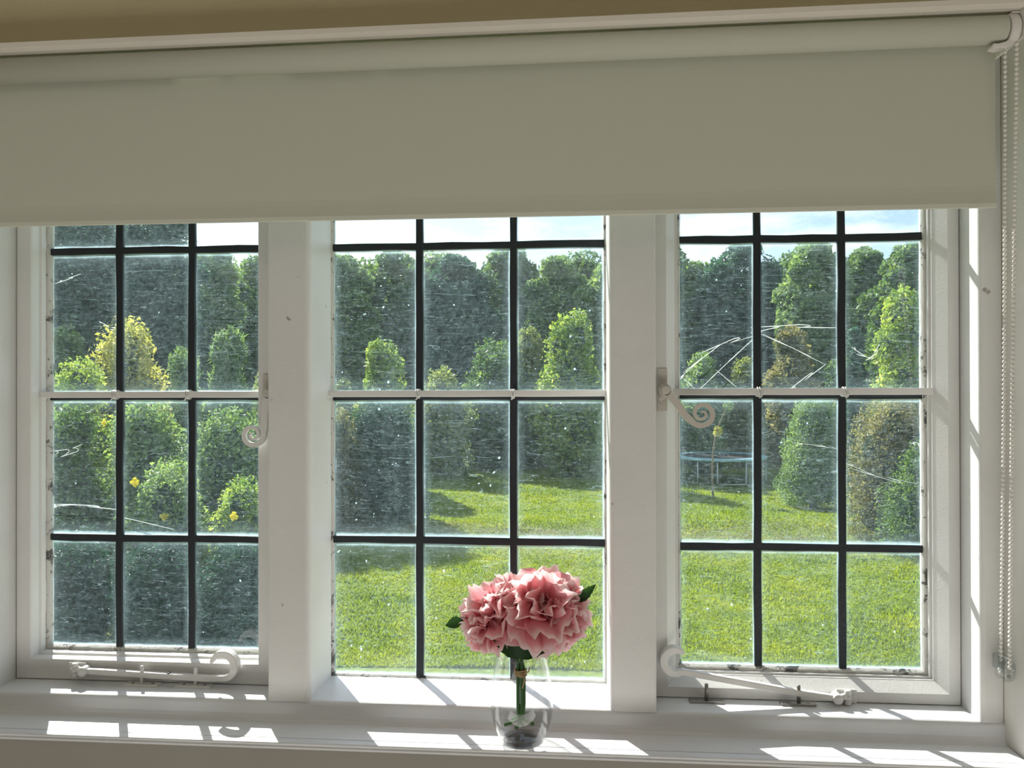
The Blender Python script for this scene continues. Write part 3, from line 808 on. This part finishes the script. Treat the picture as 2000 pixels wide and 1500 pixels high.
web('short white cobweb thread in the left light\'s upper left pane', [([(118, 548), (135, 545), (158, 535)], .0007)], .002)
web('crooked white cobweb thread beside the first lead came', [([(195, 630), (206, 634), (214, 640)], .0009)], .002)

# ------------------------------------------------------------------ garden
GZ = CAM.z-3.3
def ground_z(x, y):
    b = .16*math.exp(-((y-16.8-.15*x)/1.1)**2) if True else 0
    return GZ + b + .05*math.sin(x*.5+y*.31)+.03*math.sin(y*1.1-x*.7)
bm = bmesh.new()
xs = np.linspace(-42, 30, 145); ys = np.concatenate([np.linspace(.6, 30, 110), np.linspace(31, 110, 30)])
gv = [[bm.verts.new((x, y, ground_z(x, y))) for x in xs] for y in ys]
for j in range(len(ys)-1):
    for i in range(len(xs)-1): bm.faces.new((gv[j][i], gv[j][i+1], gv[j+1][i+1], gv[j+1][i]))
finish(bm, 'lawn', M['lawn'], None, smooth=True, label='wide sunlit green lawn sloping beyond the window', kind='structure')
# outer wall below the window: the house stands on the ground
struct('wall_outside', M['plaster'], lambda b: box(b, RX0, RX1, .082, .5, GZ-.2, ZL-.25), 'outer face of the house below the window')

rng = np.random.default_rng(7)
def mesh_np(name, verts, faces4, mats, vattr, matidx=None):
    me = bpy.data.meshes.new(name)
    nf = len(faces4); nv_ = faces4.shape[1]
    me.vertices.add(len(verts)); me.vertices.foreach_set('co', verts.astype(np.float32).ravel())
    me.loops.add(nf*nv_); me.loops.foreach_set('vertex_index', faces4.astype(np.int32).ravel())
    me.polygons.add(nf); me.polygons.foreach_set('loop_start', np.arange(0, nf*nv_, nv_, dtype=np.int32))
    me.polygons.foreach_set('loop_total', np.full(nf, nv_, dtype=np.int32))
    if matidx is not None: me.polygons.foreach_set('material_index', matidx.astype(np.int32))
    for m_ in mats: me.materials.append(m_)
    a = me.attributes.new('v', 'FLOAT', 'FACE'); a.data.foreach_set('value', vattr.astype(np.float32))
    me.update(calc_edges=True); return me
# grass blades on the nearer lawn
def blades():
    n = 250000
    u = rng.random(n); y = 7.6 + (27-7.6)*u**1.5
    half = .72*(y+1.25); cx = -.08*(y+1.25)
    x = cx + (rng.random(n)*2-1)*half
    keep = x > -.36*(y+1.25); x, y = x[keep], y[keep]; n = len(x)
    z = GZ + .16*np.exp(-((y-16.8-.15*x)/1.1)**2) + .05*np.sin(x*.5+y*.31)+.03*np.sin(y*1.1-x*.7)
    h = (.022+.032*rng.random(n))*(1+.6*(np.sin(x*1.7+np.sin(y*2.1))*np.cos(y*1.3) > .3)); w = .007+.0008*y
    a = rng.random(n)*PI; lx = (rng.random(n)-.5)*h*1.5; ly = (rng.random(n)-.5)*h*1.5
    base = np.stack([x, y, z-.005], 1); d = np.stack([np.cos(a)*w, np.sin(a)*w, np.zeros(n)], 1)
    tip = base + np.stack([lx, ly, h], 1)
    V = np.stack([base-d, base+d, tip], 1).reshape(-1, 3)
    F = np.arange(3*n).reshape(-1, 3)
    me = mesh_np('grass', V, F, [M['blade']], rng.random(n))
    link('grass', me, None, 'short mown grass blades covering the lawn', 'grass', kind='stuff')
blades()

ICO = None
def ico():
    global ICO
    if ICO is None:
        b = bmesh.new(); bmesh.ops.create_icosphere(b, subdivisions=2, radius=1)
        ICO = (np.array([v.co[:] for v in b.verts]), np.array([[v.index for v in f.verts] for f in b.faces])); b.free()
    return ICO
def foliage(name, blobs, n, leaf, lm, parent=None, aspect=.5, droop=0., bottom=None, spiky=0., core=.5, **k):
    """blobs: (cx, cy, cz, rx, ry, rz); leaves spread through an outer shell of every blob"""
    n = int(n*1.9); B = np.array(blobs, float); area = (B[:, 3]*B[:, 5]+B[:, 3]*B[:, 4]+B[:, 4]*B[:, 5]); pr = area/area.sum()
    idx = rng.choice(len(B), n, p=pr); b = B[idx]
    d = rng.normal(size=(n, 3)); d /= np.linalg.norm(d, axis=1)[:, None]
    rad = .66+.46*rng.random(n)**.9
    lump = 1+.10*np.sin(d[:, 0]*7+idx)*np.sin(d[:, 2]*6+idx*2.)
    c = b[:, :3] + d*b[:, 3:]*(rad*lump)[:, None]
    if bottom is not None: c = c[c[:, 2] > bottom]; n = len(c); idx = idx[:n]; d = d[:n]
    no = d*.5 + rng.normal(size=(n, 3))*.7; no /= np.linalg.norm(no, axis=1)[:, None]
    up = rng.normal(size=(n, 3)) + np.array([0, 0, spiky*3-droop]); ta_ = up - no*(up*no).sum(1)[:, None]; ta_ /= np.linalg.norm(ta_, axis=1)[:, None]
    bi = np.cross(no, ta_)
    s = leaf*(.6+.8*rng.random(n)); w = s*aspect
    q0 = c - ta_*s[:, None]*.5; q2 = c + ta_*s[:, None]*.5
    mid = c + ta_*s[:, None]*.02
    q1 = mid + bi*w[:, None]*.5 + no*s[:, None]*.08; q3 = mid - bi*w[:, None]*.5 + no*s[:, None]*.08
    V = np.stack([q0, q1, q2, q3], 1).reshape(-1, 3); F = np.arange(4*n).reshape(-1, 4)
    tris = np.concatenate([F[:, [0, 1, 2]], F[:, [0, 2, 3]]])
    cl = np.sin(c[:, 0]*1.9+c[:, 2]*2.3)*np.sin(c[:, 1]*2.1+c[:, 2]*1.7)
    v = np.clip(.5+.22*rng.normal(size=n)+.22*cl, 0, 1); v = np.concatenate([v, v])
    mi = np.zeros(len(tris), int); VV = [V]; TT = [tris]; off = len(V); vv = [v]; mm_ = [mi]
    iv, itf = ico()
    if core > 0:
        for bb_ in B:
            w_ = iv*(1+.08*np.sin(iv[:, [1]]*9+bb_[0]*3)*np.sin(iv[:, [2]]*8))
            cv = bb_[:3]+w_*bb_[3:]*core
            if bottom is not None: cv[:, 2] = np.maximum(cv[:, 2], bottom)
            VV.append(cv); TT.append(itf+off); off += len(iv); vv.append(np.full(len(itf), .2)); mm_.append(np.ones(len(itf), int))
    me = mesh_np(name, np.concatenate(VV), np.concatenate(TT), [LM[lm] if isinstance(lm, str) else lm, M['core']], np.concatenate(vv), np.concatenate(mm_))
    return link(name, me, parent, **k)
rt = random.Random(3)
def trunk(parent, x, y, z0, z1, r, branches=4, spread=1.0):
    bm = bmesh.new()
    tube(bm, [(x, y, z0-.1), (x+.03, y, z0+(z1-z0)*.4), (x-.04, y+.03, z0+(z1-z0)*.75), (x, y, z1)], [r*1.3, r, r*.75, r*.4], 9)
    for k in range(branches):
        a = 2*PI*k/branches+rt.random(); zz = z0+(z1-z0)*(.35+.5*k/branches)
        tube(bm, [(x, y, zz), (x+math.cos(a)*spread*.5, y+math.sin(a)*spread*.5, zz+spread*.35), (x+math.cos(a)*spread, y+math.sin(a)*spread, zz+spread*.8)], [r*.5, r*.35, r*.12], 6)
    finish(bm, 'trunk', M['bark'], parent, smooth=True)
def shrub(px0, px1, ptop, Y, lm, label, n=5000, leaf=.12, nb=9, pbot=None, name='shrub', cat='shrub', tall=False, group=None, lean=0, spiky=0., aspect=.5, depth=None, flowers=0):
    """px0..px1 and ptop: silhouette in the photograph at distance Y"""
    x0, x1 = X(px0, Y), X(px1, Y); zt = Zp((px0+px1)/2, ptop, Y)
    cx, hw = (x0+x1)/2, (x1-x0)/2; dy = depth or hw*.8
    zb = GZ if pbot is None else Zp((px0+px1)/2, pbot, Y)
    H = zt-zb
    root = empty(name, (cx, Y, zb if tall else GZ), label, cat, group)
    blobs = []
    for k in range(nb):
        u = (k+.5)/nb; hh = zb+H*(.10+.78*u)
        taper = math.sqrt(max(.08, 1-(max(0, u-.35)/.72)**2))
        rx = hw*.52*taper+.02; rz = min(H*.26, hw*.62)+.05
        a = k*2.4+rt.random()
        ox = math.cos(a)*(hw*taper-rx)*rt.uniform(.6, 1.05); oy = math.sin(a)*dy*.5
        zc_ = min(hh, zt-rz*.95)
        blobs.append((cx+ox+lean*u, Y+oy, zc_, rx, rx*.9, rz))
    # crown lump at the top and a filled body
    blobs.append((cx+lean, Y, zt-min(H*.22, hw*.6), hw*.45, hw*.45, min(H*.22, hw*.6)))
    blobs.append((cx, Y, zb+H*.38, hw*.74, dy*.7, H*.40))
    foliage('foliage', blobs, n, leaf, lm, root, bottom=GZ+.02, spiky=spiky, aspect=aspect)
    bm = bmesh.new()
    for k in range(4):
        a = k*1.7; tube(bm, [(cx+.06*math.cos(a), Y+.06*math.sin(a), GZ-.05), (cx+hw*.3*math.cos(a), Y+dy*.3*math.sin(a), zb+H*.5), (cx+hw*.4*math.cos(a), Y+dy*.35*math.sin(a), zb+H*.75)], [.05, .035, .015], 6)
    finish(bm, 'woody_stem', M['bark'], root, smooth=True)
    return root
def tree(px0, px1, ptop, pbot, Y, lm, label, n=12000, leaf=.2, nb=16, group='trees closing the far end of the garden', core=.58):
    x0, x1 = X(px0, Y), X(px1, Y); zt, zb = Zp((px0+px1)/2, ptop, Y), Zp((px0+px1)/2, pbot, Y)
    cx, hw = (x0+x1)/2, (x1-x0)/2; H = zt-zb
    root = empty('garden_tree', (cx, Y, GZ), label, 'tree', group)
    hw *= 1.15
    blobs = [(cx, Y, zb+H*.46, hw*.85, hw*.6, H*.46)]
    for k in range(nb+6):
        u = (k+.5)/(nb+6); zc_ = zb+H*(.10+.86*u); tp = (1-max(0, (u-.55)/.45)**2.4*.75); a = k*2.4+rt.random()
        r = hw*rt.uniform(.24, .40)
        blobs.append((cx+math.cos(a)*max(0, hw*tp-r*.7), Y+math.sin(a)*hw*.5, min(zc_, zt-r*.75*rt.uniform(.9, 1.5)), r, r*.9, r*rt.uniform(.7, .95)))
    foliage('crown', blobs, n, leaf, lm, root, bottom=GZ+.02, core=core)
    trunk(root, cx, Y, GZ, zb+H*.6, max(.12, hw*.06), 4, hw*.4)
    return root

# far trees, left to right
T = [
 (20, 250, 330, 830, 27, 'dark', 'tall dark tree filling the top left panes', .20, 22000),
 (225, 385, 360, 830, 29, 'dark', 'tall dark tree just right of the tallest left tree', .20, 16000),
 (360, 470, 478, 830, 33, 'light', 'pale green tree in the left light, right of the dark trees', .22, 12000),
 (440, 590, 500, 830, 37, 'mid', 'mid green tree partly behind the left mullion', .24, 12000),
 (590, 730, 492, 830, 36, 'light', 'greyish green tree at the left of the middle light', .24, 13000),
 (700, 850, 488, 830, 39, 'mid', 'mid green far tree above the lime green bush', .24, 13000),
 (820, 960, 492, 830, 37, 'dark', 'dark far tree in the centre of the middle light', .24, 13000),
 (920, 1060, 478, 830, 41, 'mid', 'far tree whose top just reaches the upper came', .24, 13000),
 (1030, 1150, 496, 830, 38, 'light', 'pale far tree left of the right mullion', .24, 12000),
 (1120, 1260, 512, 830, 36, 'light', 'far tree with a low top beside the right mullion', .24, 12000),
 (1230, 1400, 482, 830, 38, 'mid', 'mid green far tree partly behind the right mullion', .24, 13000),
 (1370, 1535, 470, 830, 36, 'dark', 'dark blue-green far tree above the cobweb arches', .24, 14000),
 (1520, 1660, 462, 800, 31, 'light', 'rounded pale green tree in the right light\'s middle column', .20, 15000),
 (1625, 1760, 478, 830, 34, 'mid', 'mid green tree behind the right light\'s right bar', .22, 14000),
 (1700, 1860, 470, 830, 26, 'mid', 'leafy tree at the far right edge of the right light', .19, 16000),
 (1835, 2020, 430, 830, 30, 'dark', 'dark tree hidden mostly by the right jamb', .22, 9000),
]
for k in range(11):
    px = 330+k*135
    T.append((px-110, px+110, 500+[0, 14, -6, 10, -3, 12, 2][k % 7], 830, 47+k % 3, ['mid', 'light', 'dark'][k % 3],
              'hazy tree of the farthest rank, %s' % ['behind the left light\'s pale tree', 'above the left mullion', 'behind the left mullion', 'left side of the middle light', 'above the lime green bush', 'centre of the middle light', 'above the rounded yellow-green shrub', 'behind the right mullion', 'left column of the right light', 'between the right light\'s cames', 'right column of the right light'][k], .28, 11000))
for a in T: tree(a[0], a[1], a[2], a[3], a[4], a[5], a[6], n=a[8], leaf=a[7])
# leafy twigs of the tall tree against the sky
# shrubs and hedges: (px0, px1, ptop, Y, leaf material, label, n, leaf, nb)
H_ = [
 (150, 345, 622, 15.5, 'yellow', 'yellow-leaved shrub glowing in the left light above the bar', 9000, .105, 12, {}),
 (70, 235, 700, 12.5, 'lime', 'yellow-green shrub in the left light\'s far left column above the bar', 7500, .08, 9, {}),
 (60, 190, 640, 20, 'mid', 'green bush below the tall dark tree, left of the yellow shrub', 4500, .13, 9, {}),
 (300, 420, 680, 17, 'light', 'upright pale shrub between the yellow shrub and the feathery one', 4500, .14, 8, dict(spiky=.6, aspect=.25)),
 (385, 510, 645, 16, 'light', 'feathery spiky pale green shrub in the left light\'s right column', 6500, .26, 8, dict(spiky=.9, aspect=.16)),
 (440, 640, 720, 19, 'olive', 'olive shrub half behind the left mullion', 4000, .14, 8, {}),
 (60, 215, 790, 10.5, 'mid', 'dark green shrub below the bar in the left light\'s left column', 5500, .09, 9, {}),
 (185, 390, 782, 11.2, 'light', 'bushy green shrub below the bar in the left light\'s middle column', 8500, .09, 11, {}),
 (345, 560, 800, 11.5, 'light', 'pale olive shrub with flowers in the left light\'s right column', 8500, .085, 11, {}),
 (230, 430, 900, 9.8, 'light', 'low pale green bush in front of the bushy shrubs', 6000, .075, 9, {}),
 (400, 560, 930, 9.6, 'lime', 'low yellow-green bush beside the left mullion', 3800, .07, 8, {}),
 (40, 250, 1040, 8.3, 'yew', 'dark shaded bush at the bottom left corner of the left light', 7500, .05, 9, {}),
 (215, 400, 1050, 8.2, 'yew', 'dark shaded bush at the bottom centre of the left light', 7500, .05, 9, {}),
 (370, 560, 1058, 8.3, 'yew', 'dark shaded bush at the bottom right of the left light', 7500, .05, 9, {}),
 (684, 815, 664, 24, 'lime', 'bright lime green bush in the middle light above its bar', 7000, .15, 10, {}),
 (640, 700, 740, 25, 'olive', 'small grey-green bush left of the lime green bush', 2500, .14, 7, {}),
 (790, 930, 720, 27, 'olive', 'olive shrub right of the lime green bush', 5000, .16, 9, {}),
 (880, 1060, 668, 29, 'mid', 'mid green shrub behind the centre of the middle light', 6500, .17, 10, {}),
 (1035, 1200, 612, 27, 'lime', 'rounded yellow-green tree-like shrub at the right of the middle light', 6500, .17, 11, {}),
 (980, 1085, 640, 30, 'olive', 'olive shrub left of the rounded yellow-green one', 5000, .17, 9, {}),
 (1180, 1340, 700, 28, 'mid', 'green shrub mostly behind the right mullion', 4500, .16, 9, {}),
 (1310, 1430, 690, 29, 'light', 'pale shrub under the cobweb arches', 5000, .16, 9, {}),
 (1400, 1510, 700, 31, 'olive', 'olive shrub in front of the dark far tree', 4500, .16, 9, {}),
 (1485, 1610, 636, 27, 'russet', 'russet-tinged tree-like shrub right of the first came', 6000, .15, 10, {}),
 (1580, 1700, 700, 25, 'mid', 'mid green shrub behind the columnar bush', 5500, .14, 9, {}),
 (1690, 1840, 560, 20, 'lime', 'yellow-green tall shrub at the right edge above the bar', 8000, .13, 12, {}),
 (1640, 1700, 640, 23, 'dark', 'dark shrub behind the right light\'s right bar', 3500, .13, 8, {}),
]
for a in H_:
    shrub(a[0], a[1], a[2], a[3], a[4], a[5], n=a[6], leaf=a[7], nb=a[8], **a[9])
shrub(652, 848, 772, 16.6, 'yew', 'big dark clipped yew at the left of the middle light, shading the lawn', n=26000, leaf=.06, nb=14, name='yew_bush', cat='yew bush', depth=2.0)
shrub(530, 672, 792, 15.0, 'yew', 'dark bush added mostly behind the left mullion to fill out the lawn shadow', n=8000, leaf=.06, nb=10)  # added for the shadow it throws beside the yew's
shrub(610, 725, 800, 15.4, 'russet', 'brownish sunlit bush in front of the dark clipped yew', n=5500, leaf=.06, nb=8)
shrub(1512, 1662, 770, 20.6, 'light', 'pale upright conifer bush between the right light\'s two cames', n=17000, leaf=.07, nb=12, name='conifer_bush', cat='conifer bush')
shrub(1640, 1850, 772, 15.6, 'russet', 'large twiggy bush at the lower right of the right light', n=20000, leaf=.065, nb=14)
shrub(1700, 1960, 860, 14.2, 'mid', 'green bush sloping onto the lawn at the right edge', n=11000, leaf=.065, nb=11)
# hedge across the far edge of the lawn
def hedge(px0, px1, ptop, Y, lm, label, n, leaf, dep=1.2):
    x0, x1 = X(px0, Y), X(px1, Y); zt = Zp((px0+px1)/2, ptop, Y); h = zt-GZ; k = max(3, int((x1-x0)/.9)); bl = []
    for i in range(k):
        xx = x0+(x1-x0)*(i+.5)/k
        for lv in (.25, .68): bl.append((xx, Y+rt.uniform(-.1, .1), GZ+h*lv, .75, dep*.55, h*.34+rt.uniform(-.02, .06)))
    root = empty('hedge', ((x0+x1)/2, Y, GZ), label, 'hedge')
    foliage('foliage', bl, n, leaf, lm, root, bottom=GZ+.02)
hedge(835, 1015, 782, 31, 'mid', 'loose green hedge at the far edge of the lawn, left of the clipped one', 11000, .11)
hedge(1005, 1262, 776, 30.4, 'yew', 'dark clipped hedge ending the lawn in the middle light', 26000, .08)
hedge(1240, 1560, 782, 33.5, 'yew', 'dark hedge behind the trampoline', 22000, .09)
hedge(-420, 660, 790, 30.5, 'dark', 'long dark hedge behind the left shrubs', 16000, .16)
hedge(1560, 2250, 780, 32, 'dark', 'dark hedge beyond the right bushes', 12000, .16)

# yellow flowers scattered in the left shrubs
def flower(px, py, Y, r, label):
    c = P(px, py, Y); root = None
    V = []; F = []; k = 0
    for j in range(16):
        a = j*2.4; q = Vector((math.cos(a)*r*.8*rt.random(), -.02*rt.random(), math.sin(a)*r*.8*rt.random())); cc_ = c+q
        for i in range(5):
            b = 2*PI*i/5+j; s_ = r*.3
            V += [cc_[:], (cc_+Vector((math.cos(b-.4)*s_, -.01, math.sin(b-.4)*s_)))[:], (cc_+Vector((math.cos(b)*s_*1.3, -.015, math.sin(b)*s_*1.3)))[:], (cc_+Vector((math.cos(b+.4)*s_, -.01, math.sin(b+.4)*s_)))[:]]
            F.append([k, k+1, k+2, k+3]); k += 4
    me = mesh_np('flower_cluster', np.array(V), np.array(F), [M['flowery']], rng.random(len(F)))
    return me
for px, py, Y, r, lab in [(265, 942, 8.9, .075, 'yellow flower cluster at the middle of the left light\'s middle column'), (322, 1008, 9.0, .07, 'yellow-green flower cluster low in the left light\'s middle column'),
                    (458, 1008, 8.8, .07, 'yellow flower cluster low in the left light\'s right column'), (205, 826, 9.6, .05, 'small yellow flower cluster just below the left light\'s bar')]:
    me = flower(px, py, Y, r, lab)
    o = link('flower_cluster', me, None, lab, 'flowers')
    # stalk down to the ground
    c = P(px, py, Y); bm = bmesh.new(); tube(bm, [(c.x, c.y, c.z), (c.x+.05, c.y+.25, c.z-.5), (c.x, c.y+.4, GZ)], [.004, .006, .01], 5)
    finish(bm, 'stalk', M['stem'], o, smooth=True)

# trampoline
def place(px, py):     # point on the lawn seen at a pixel
    d = CM @ Vector(((px-1000)/FPX, -(py-750)/FPX, -1)); s = (GZ-CAM.z)/d.z; return CAM+d*s
tp = place(1405, 938); TR = 1.6; TH = .86
tr_ = empty('trampoline', (tp.x, tp.y, GZ), 'round garden trampoline with pale blue pad standing at the far end of the lawn', 'trampoline')
bm = bmesh.new(); lathe(bm, [(.0001, TH), (TR-.28, TH), (TR-.28, TH-.01), (.0001, TH-.01)], (tp.x, tp.y, GZ), 48); finish(bm, 'jumping_mat', M['mat'], tr_)
bm = bmesh.new(); lathe(bm, [(TR-.30, TH+.02), (TR, TH+.03), (TR+.03, TH), (TR+.02, TH-.06), (TR-.01, TH-.06), (TR-.02, TH-.005), (TR-.30, TH-.005), (TR-.30, TH+.02)], (tp.x, tp.y, GZ), 48); finish(bm, 'edge_pad', M['pad'], tr_, smooth=True)
for k in range(6):
    a0 = 2*PI*k/6+.3; a1 = a0+.62; bm = bmesh.new()
    pa = (tp.x+math.cos(a0)*(TR-.02), tp.y+math.sin(a0)*(TR-.02)); pb = (tp.x+math.cos(a1)*(TR-.02), tp.y+math.sin(a1)*(TR-.02))
    tube(bm, [(*pa, GZ+TH-.05), (*pa, GZ+.08), (pa[0]*.97+pb[0]*.03, pa[1]*.97+pb[1]*.03, GZ+.03), (pa[0]*.03+pb[0]*.97, pa[1]*.03+pb[1]*.97, GZ+.03), (*pb, GZ+.08), (*pb, GZ+TH-.05)], .028, 8)
    finish(bm, 'leg', M['tube'], tr_, smooth=True)
# pale bench-like table right of the trampoline
tb_ = place(1500, 925)
# sapling with stake
sp_ = place(1393, 976)
sap = empty('sapling', (sp_.x, sp_.y, GZ), 'thin leaning sapling with a tuft of yellow leaves, in front of the trampoline', 'tree')
bm = bmesh.new(); k_ = (sp_.y+1.25)
def SP(px, py): return P(px, py, sp_.y)
tube(bm, [SP(1393, 978), SP(1391, 930), SP(1392, 890), SP(1398, 845), SP(1408, 820), SP(1420, 795), SP(1424, 775)], [.035, .03, .026, .022, .018, .012, .006], 8)
tube(bm, [SP(1400, 838), SP(1390, 815), SP(1384, 800)], [.012, .008, .004], 6); tube(bm, [SP(1410, 815), SP(1430, 800), SP(1440, 785)], [.010, .007, .003], 6)
finish(bm, 'trunk', M['stakew'], sap, smooth=True)
c = SP(1402, 843); foliage('leaf_tuft', [(c.x, c.y, c.z, .12, .12, .15)], 160, .07, 'yellow', sap, core=0)
c = SP(1422, 790); foliage('leaf_tuft', [(c.x, c.y, c.z, .14, .14, .2)], 120, .06, 'light', sap, core=0)
